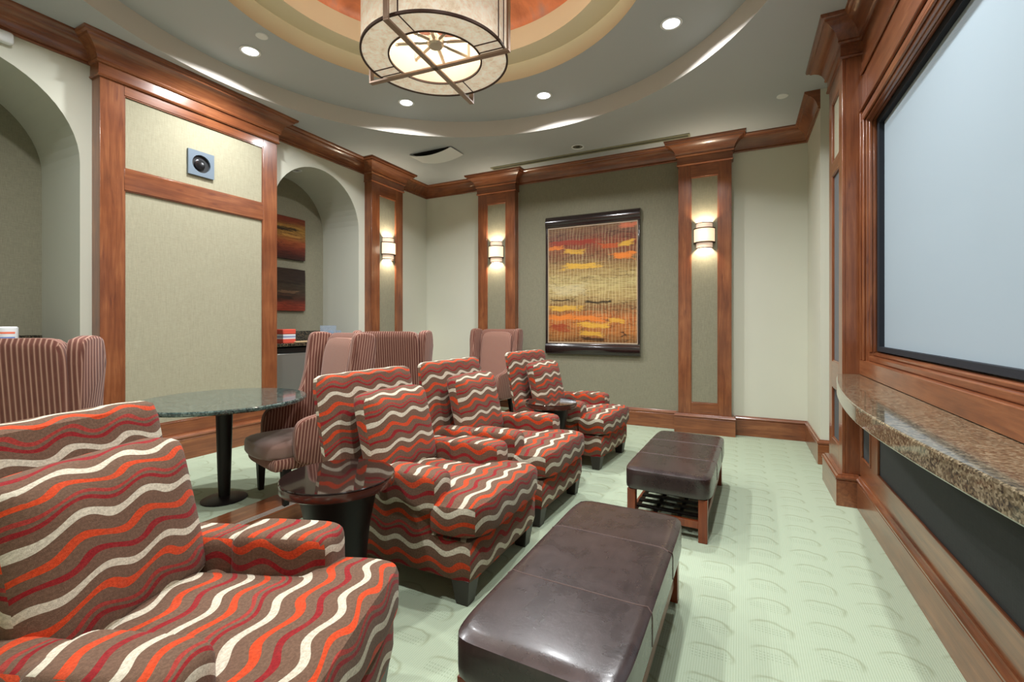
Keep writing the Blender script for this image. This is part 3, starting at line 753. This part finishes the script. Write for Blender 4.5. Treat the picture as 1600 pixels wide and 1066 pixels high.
for k in range(2):
    for sgn in (1, -1):
        f = (lambda a, b, z: (sgn * a, b, z)) if k == 0 else (lambda a, b, z: (b, sgn * a, z))
        m = MB(); 
        def bx_(a0, a1, b0, b1, z0, z1, m=m, f=f):
            c = [f(a0, b0, z0), f(a1, b0, z0), f(a1, b1, z0), f(a0, b1, z0)]; d = [f(a0, b0, z1), f(a1, b0, z1), f(a1, b1, z1), f(a0, b1, z1)]
            m.hexa(c, d)
        bx_(0, .60, -.02, .02, -.066, -.050); bx_(.584, .60, -.02, .02, -.05, HD)
        bx_(.50, .588, -.014, .014, HD - .012, HD)
        m.build('cross_bar', BRONZE, ch, bevel=0.002)
        for off_ in (-.045, .045):
            m = MB(); bx_(.345, RD_, off_ - .003, off_ + .003, -.002, .004, m); 
            bx_(sqrt(RD_ ** 2 - off_ ** 2) - .001, sqrt(RD_ ** 2 - off_ ** 2) + .005, off_ - .004, off_ + .004, 0, HD, m)
            m.build('divider_strip', DKBRONZE, ch)
MB().lathe([(.001, .10), (.05, .10), (.062, .115), (.062, .16), (.03, .18), (.012, .2), (.012, 1.30), (.001, 1.30)], seg=32).build('stem_and_hub', NICKEL, ch, sharp=30)
MB().lathe([(.001, 1.27), (.09, 1.27), (.10, 1.285), (.08, 1.32), (.001, 1.32)], seg=32).build('canopy', NICKEL, ch, sharp=30)
for k in range(8):
    a = 2 * pi * k / 8 + .3; r = .30
    arm_ = MB().tube([(.05 * cos(a), .05 * sin(a), .135), (r * cos(a), r * sin(a), .135)], .013, 4).tube([(r * cos(a), r * sin(a), .125), (r * cos(a), r * sin(a), .24)], .013, 4).build('light_arm', NICKEL, ch)
    cx_, cy_ = r * cos(a), r * sin(a)
    MB().lathe([(.001, .24), (.012, .245), (.02, .27), (.018, .295), (.006, .325), (.001, .328)], (cx_, cy_, 0), 16).build('candle_bulb', BULB, ch)
    lamp('chandelier_bulb_light', 'POINT', (cx_ * .85, cy_ * .85, .415), P_CHAND, (1.0, .90, .74), ch, shadow_soft_size=.03)

# ------------------------------------------------------------------ wall sconces
def sconce():
    t = empty('wall_sconce')
    box(-.06, .06, 0, .012, -.14, .14).build('back_plate', BRONZE, t, bevel=0.003)
    def half(r, z0, z1, mt, nm, th=.006):
        MB().lathe([(r, z0), (r, z1), (r - th, z1), (r - th, z0), (r, z0)], (0, .0, 0), 32, 0.0, pi).build(nm, mt, t, sharp=30)
    half(.100, -.165, .165, SCONCE_END, 'inner_glass'); half(.128, -.085, .085, SCONCE_MID, 'outer_glass')
    for z in (-.098, .085): half(.134, z, z + .012, DKBRONZE, 'metal_band', .034)
    for z in (-.17, .16): half(.104, z, z + .009, DKBRONZE, 'metal_band', .012)
    for s in (-1, 1): box(s * .131 - .003, s * .131 + .003, 0, .012, -.09, .09).build('side_post', DKBRONZE, t)
    for z, rx in ((.18, 0.0), (-.18, pi)):
        l = lamp('sconce_light', 'SPOT', (0, .055, z * .5), P_SCONCE * 11, (1.0, .86, .64), t, shadow_soft_size=.03, spot_size=radians(130), spot_blend=.5)
        l.rotation_euler = (0 if z < 0 else pi, 0, 0)
    lamp('sconce_face_light', 'POINT', (0, .20, 0), P_SCONCE * .22, (1.0, .86, .64), t, shadow_soft_size=.06)
    return t
so = sconce()
FS = .13 - .022 + .004
SC = [((XL + .14 - .018, 5.52, 2.61), -90, 'lit cylindrical glass sconce on the slim left wall pilaster'),
      ((-3.55, YB - FS, 2.61), 180, 'lit cylindrical glass sconce left of the large painting'),
      ((-.428, YB - FS, 2.61), 180, 'lit cylindrical glass sconce right of the large painting')]
for i, (l, a, lb) in enumerate(SC):
    o = so if i == 0 else copy_tree(so); o.location = l; o.rotation_euler = (0, 0, radians(a)); tag(o, lb, 'sconce', 'lit glass wall sconces')

# ------------------------------------------------------------------ ceiling fittings
def downlight(power=P_DOWN, color=(.96, .985, 1.0)):
    t = empty('recessed_downlight')
    MB().lathe([(.070, -.001), (.088, -.001), (.094, -.005), (.088, -.010), (.072, -.008), (.070, -.001)], seg=40).build('trim_ring', WHITE, t, sharp=30)
    MB().lathe([(.001, -.004), (.072, -.004)], seg=40).build('lens', LENS, t, fix=False)
    lamp('downlight_lamp', 'AREA', (0, 0, -.016), power, color, t, shape='DISK', size=.13, spread=radians(150))
    return t
dl = downlight(); RDL = 2.13
names = {4: 'bright recessed downlight in the round ceiling, beside the small white cap', 3: 'bright recessed downlight in the round ceiling, left of the chandelier foot',
         2: 'bright recessed downlight in the round ceiling, right of the chandelier foot', 1: 'bright recessed downlight in the round ceiling, nearest the screen'}
for k in range(8):
    a = radians(-2 + 45 * k); o = dl if k == 0 else copy_tree(dl)
    o.location = (CX + RDL * cos(a), CY + RDL * sin(a), Z1)
    tag(o, names.get(k, 'recessed downlight in the round ceiling, outside the picture'), 'downlight', 'downlights in the round ceiling recess' if k in names else 'downlights outside the picture')
def dark_downlight(loc, lb, r=.085, up=None):
    t = empty('recessed_downlight', loc, label=lb, cat='downlight')
    MB().lathe([(r * .8, 0), (r, 0), (r * 1.06, -.005), (r, -.009), (r * .82, -.007), (r * .78, -.002)], seg=36).build('trim_ring', WHITE, t, sharp=30)
    MB().lathe([(r * .8, -.003), (r * .5, -.002), (r * .3, -.0015)], seg=36).build('reflector', CHROME, t, fix=False)
    MB().lathe([(.001, -.002), (r * .3, -.002)], seg=24).build('lamp_cavity', DARKHOLE, t, fix=False)
    return t
dk = dark_downlight((-2.0, 6.04, ZC), 'unlit chrome recessed downlight in the ceiling above the large painting')
nk = dark_downlight((-5.33, 4.23, ZS + sqrt(.7 ** 2 - .12 ** 2) - .002), 'small unlit downlight in the vault of the far niche', .06); nk.rotation_euler = (radians(10), 0, 0)
def cap(loc, lb, r):
    t = empty('ceiling_cap', loc, label=lb, cat='cover')
    MB().lathe([(.001, -.012), (r * .9, -.012), (r, -.008), (r, 0), (.001, 0)], seg=36).build('cover', WHITE, t, sharp=30)
    return t
cap((-3.91, 2.73, Z1), 'small round white cap beside the left downlight', .052)
cap((.40, 5.66, ZC), 'small round white cap near the right end of the ceiling', .055)
va = empty('air_vent', (-3.90, 5.39, ZC), label='white ceiling air vent with curved hanging deflector sheet', cat='vent')
box(-.30, .30, -.14, .14, -.006, 0).build('vent_opening', DARKHOLE, va)
m = MB(); n_ = 14; vs = []; fs = []
for i in range(n_ + 1):
    x = -.36 + .72 * i / n_; z = -.075 + .055 * (x / .36) ** 2
    vs += [(x, -.16, z), (x, .16, z + .0), (x, -.16, z + .005), (x, .16, z + .005)]
for i in range(n_):
    a, b = 4 * i, 4 * i + 4
    fs += [(a, b, b + 1, a + 1), (a + 2, a + 3, b + 3, b + 2), (a, a + 2, b + 2, b), (a + 1, b + 1, b + 3, a + 3)]
fs += [(0, 1, 3, 2), (4 * n_, 4 * n_ + 2, 4 * n_ + 3, 4 * n_ + 1)]
m.add(vs, fs).build('deflector', WHITE, va)
for s in (-1, 1): box(s * .33 - .008, s * .33 + .008, -.02, .02, -.02, 0).build('hanger', WHITE, va)
sl = empty('slot_diffuser', (-2.03, 6.29, ZC), label='long narrow olive slot diffuser in the ceiling near the back wall', cat='vent')
box(-1.45, 1.45, -.055, -.035, -.012, 0).build('side_flange', OLIVE, sl); box(-1.45, 1.45, .035, .055, -.012, 0).build('side_flange', OLIVE, sl)
for s in (-1, 1): box(s * 1.44 - .012, s * 1.44 + .012, -.035, .035, -.012, 0).build('end_flange', OLIVE, sl)
box(-1.43, 1.43, -.035, .035, -.004, 0).build('slot', plain('slot_dark_olive', (84, 82, 66), 0.6), sl)
md = empty('motion_sensor', (XL, 1.40, 3.63), label='small white sensor high on the left wall above the near niche', cat='sensor')
MB().superbox((.03, 0, 0), (.06, .10, .09), 5, (6, 6, 6)).build('housing', WHITE, md)

# ------------------------------------------------------------------ projector port in the bay
pp = empty('projector_port', (XL + .14 - .018, 2.765, 3.07), radians(-90), label='square grey projector port plate with dark round opening in the framed bay', cat='port')
m = MB(); N_ = 40; vs = []; fs = []; hs, r = .125, .088
for i in range(N_):
    a = 2 * pi * i / N_ + pi / 4; k = hs / max(abs(cos(a)), abs(sin(a)))
    for y in (0.0, .022): vs += [(k * cos(a), y, k * sin(a)), (r * cos(a), y, r * sin(a))]
for i in range(N_):
    a, b = 4 * i, 4 * ((i + 1) % N_)
    fs += [(a + 2, b + 2, b + 3, a + 3), (a, b, b + 2, a + 2), (a + 1, a + 3, b + 3, b + 1)]
m.add(vs, fs).build('plate', SLATE_METAL, pp, smooth=False)
MB().add([(r * cos(2 * pi * i / 32), .002, r * sin(2 * pi * i / 32)) for i in range(32)], [tuple(range(32))]).build('opening', DARKHOLE, pp, fix=False, smooth=False)
lens_ = MB(); lens_.lathe([(.001, .016), (.042, .016), (.05, .012), (.05, 0)], seg=32)
lens_.v = [(x + .012, z + .002, -y - .01) for x, y, z in lens_.v]
lens_.build('lens_ring', BLACKPL, pp)

# ------------------------------------------------------------------ pictures
pa = empty('framed_painting', (-1.99, YB - .006, 2.04), radians(180), label='tall abstract orange and gold painting in dark frame on the back wall', cat='painting')
w2, h2, dp = .72, 1.055, .07
box(-.685, .685, .02, .045, -.885, .885).build('canvas', ART, pa, smooth=False)
box(-w2 + .01, w2 - .01, 0, .02, -h2 + .02, h2 - .02).build('backing', FRAMEM, pa)
for s in (-1, 1): box(min(s * .685, s * .72), max(s * .685, s * .72), 0, .066, -.89, .89).build('side_rail', FRAMEM, pa, bevel=0.012, bseg=3)
for s in (-1, 1):
    arc = [(.0, s * .885), (.062, s * .885)] + [(.062 + .022 * sin(pi * i / 8), s * (.89 + .15 * i / 8)) for i in range(9)] + [(.04, s * 1.055), (0, s * 1.055)]
    MB().prism(arc, lambda p, q, a: (a, p, q), -w2, w2).build('curved_rail', FRAMEM, pa, sharp=30)
    box(-.685, .685, .045, .052, min(s * .867, s * .885), max(s * .867, s * .885)).build('fillet', FILLET, pa)
    box(min(s * .675, s * .685), max(s * .675, s * .685), .045, .052, -.867, .867).build('fillet', FILLET, pa)
for zc_, mt, lb in ((2.67, ART_UP, 'small square rust and gold canvas, upper of two in the far niche'), (1.935, ART_LOW, 'small square dark brown and rust canvas, lower of two in the far niche')):
    p_ = empty('small_canvas', (XN, 4.37, zc_), radians(-90), label=lb, cat='painting', group='square canvases in the far niche')
    MB().superbox((0, .02, 0), (.66, .04, .61), 40, (4, 2, 4)).build('canvas', mt, p_)

# ------------------------------------------------------------------ niche counters and what stands on them
def counter(y0, y1, lb):
    t = empty('niche_counter', (0, 0, 0), label=lb, cat='counter')
    box(XN, XL - .02, y0, y1, 1.165, 1.205).build('countertop', GRAN_BLACK, t, bevel=0.004)
    bs = empty('stone_backsplash', (0, 0, 0), label=lb.replace('granite counter', 'granite backsplash'), cat='backsplash')
    box(XN + .001, XN + .021, y0, y1, 1.205, 1.345).build('slab', GRAN_BLACK, bs, bevel=0.002)
    return t
counter(3.655, 5.045, 'black speckled granite counter in the far arched niche'); counter(.465, 1.855, 'black speckled granite counter in the near arched niche')
for a, b, lb in ((4.35, 5.04, 'cherry cabinet under the far niche counter, beside the fridge'), (.47, 1.85, 'cherry cabinet under the near niche counter')):
    t = empty('base_cabinet', (0, 0, 0), label=lb, cat='cabinet')
    box(XN + .02, XL - .08, a, b, ZP, 1.165).build('body', WZ, t)
    nd_ = 1 if b - a < 1 else 2
    for i in range(nd_):
        p, q = a + (b - a) * i / nd_ + .01, a + (b - a) * (i + 1) / nd_ - .01
        d = box(XL - .08, XL - .06, p, q, ZP + .1, 1.13).build('door', WZ, t, bevel=0.003)
        MB().tube([(XL - .045, q - .05, .80), (XL - .045, q - .05, .92)], .006, 8).build('handle', NICKEL, d)
fr = empty('mini_fridge', (0, 0, 0), label='black mini fridge with stainless door under the far niche counter', cat='fridge')
box(XN + .05, XL - .10, 3.67, 4.33, ZP, 1.15).build('body', BLACKPL, fr, bevel=0.004)
dr = box(XL - .10, XL - .055, 3.70, 4.31, ZP + .05, 1.075).build('door', STEEL, fr, bevel=0.006)
box(XL - .10, XL - .05, 3.67, 4.33, 1.08, 1.145).build('top_panel', BLACKPL, fr, bevel=0.004)
box(XL - .056, XL - .045, 3.675, 3.695, ZP + .05, 1.075).build('handle_trim', NICKEL, dr)
nb = empty('wipes_box', (-5.26, 3.99, 1.205), radians(6), label='red and white paper goods box on the far niche counter', cat='box')
REDP = plain('box_red', (214, 84, 66), 0.45); BLUEP = plain('box_blue', (150, 160, 186), 0.5)
box(-.08, .08, -.10, .10, 0, .05).build('lower_band', REDP, nb, bevel=0.003); box(-.079, .079, -.099, .099, .05, .11).build('white_band', WHITE, nb)
box(-.0795, .0795, -.0995, .0995, .066, .09).build('blue_band', BLUEP, nb); box(-.083, .083, -.104, .104, .11, .175).build('lid', REDP, nb, bevel=0.01, bseg=3)
tr = empty('paper_tray', (-5.22, 4.22, 1.205), 0, label='thin tan tray lying beside the red box on the counter', cat='tray')
MB().superbox((0, 0, .008), (.12, .30, .016), 10, (4, 6, 2)).build('body', plain('tray_tan', (196, 168, 128), 0.6), tr)
ac = empty('acrylic_holder', (-5.25, 4.68, 1.205), radians(8), label='clear acrylic leaflet holder on the far niche counter', cat='holder')
box(-.004, .004, -.16, .16, 0, .22).build('back_sheet', ACRYLIC, ac); box(.09, .096, -.16, .16, 0, .10).build('front_sheet', ACRYLIC, ac)
box(.004, .09, -.16, .16, 0, .006).build('bottom_sheet', ACRYLIC, ac)
for y in (-.16, 0.0, .157): box(.004, .09, y, y + .004, .006, .15).build('divider', ACRYLIC, ac)
box(.012, .05, -.15, -.01, .007, .10).build('leaflets', plain('leaflet_blue', (70, 84, 120), 0.5), ac)
cu = empty('white_canister', (-5.25, 1.47, 1.205), 0, label='white canister with blue and red print on the near niche counter', cat='canister')
MB().lathe([(.001, 0), (.075, 0), (.078, .006), (.078, .212), (.07, .222), (.001, .222)], seg=36).build('body', WHITE, cu, sharp=30)
for z, h_, c_ in ((.10, .018, (86, 120, 186)), (.13, .010, (86, 120, 186)), (.165, .016, (232, 120, 90))):
    MB().lathe([(.0785, z), (.0785, z + h_)], (0, 0, 0), 20, -1.0, .55).build('print_band', plain('print_%d' % int(z * 1000), c_, 0.5), cu, fix=False)
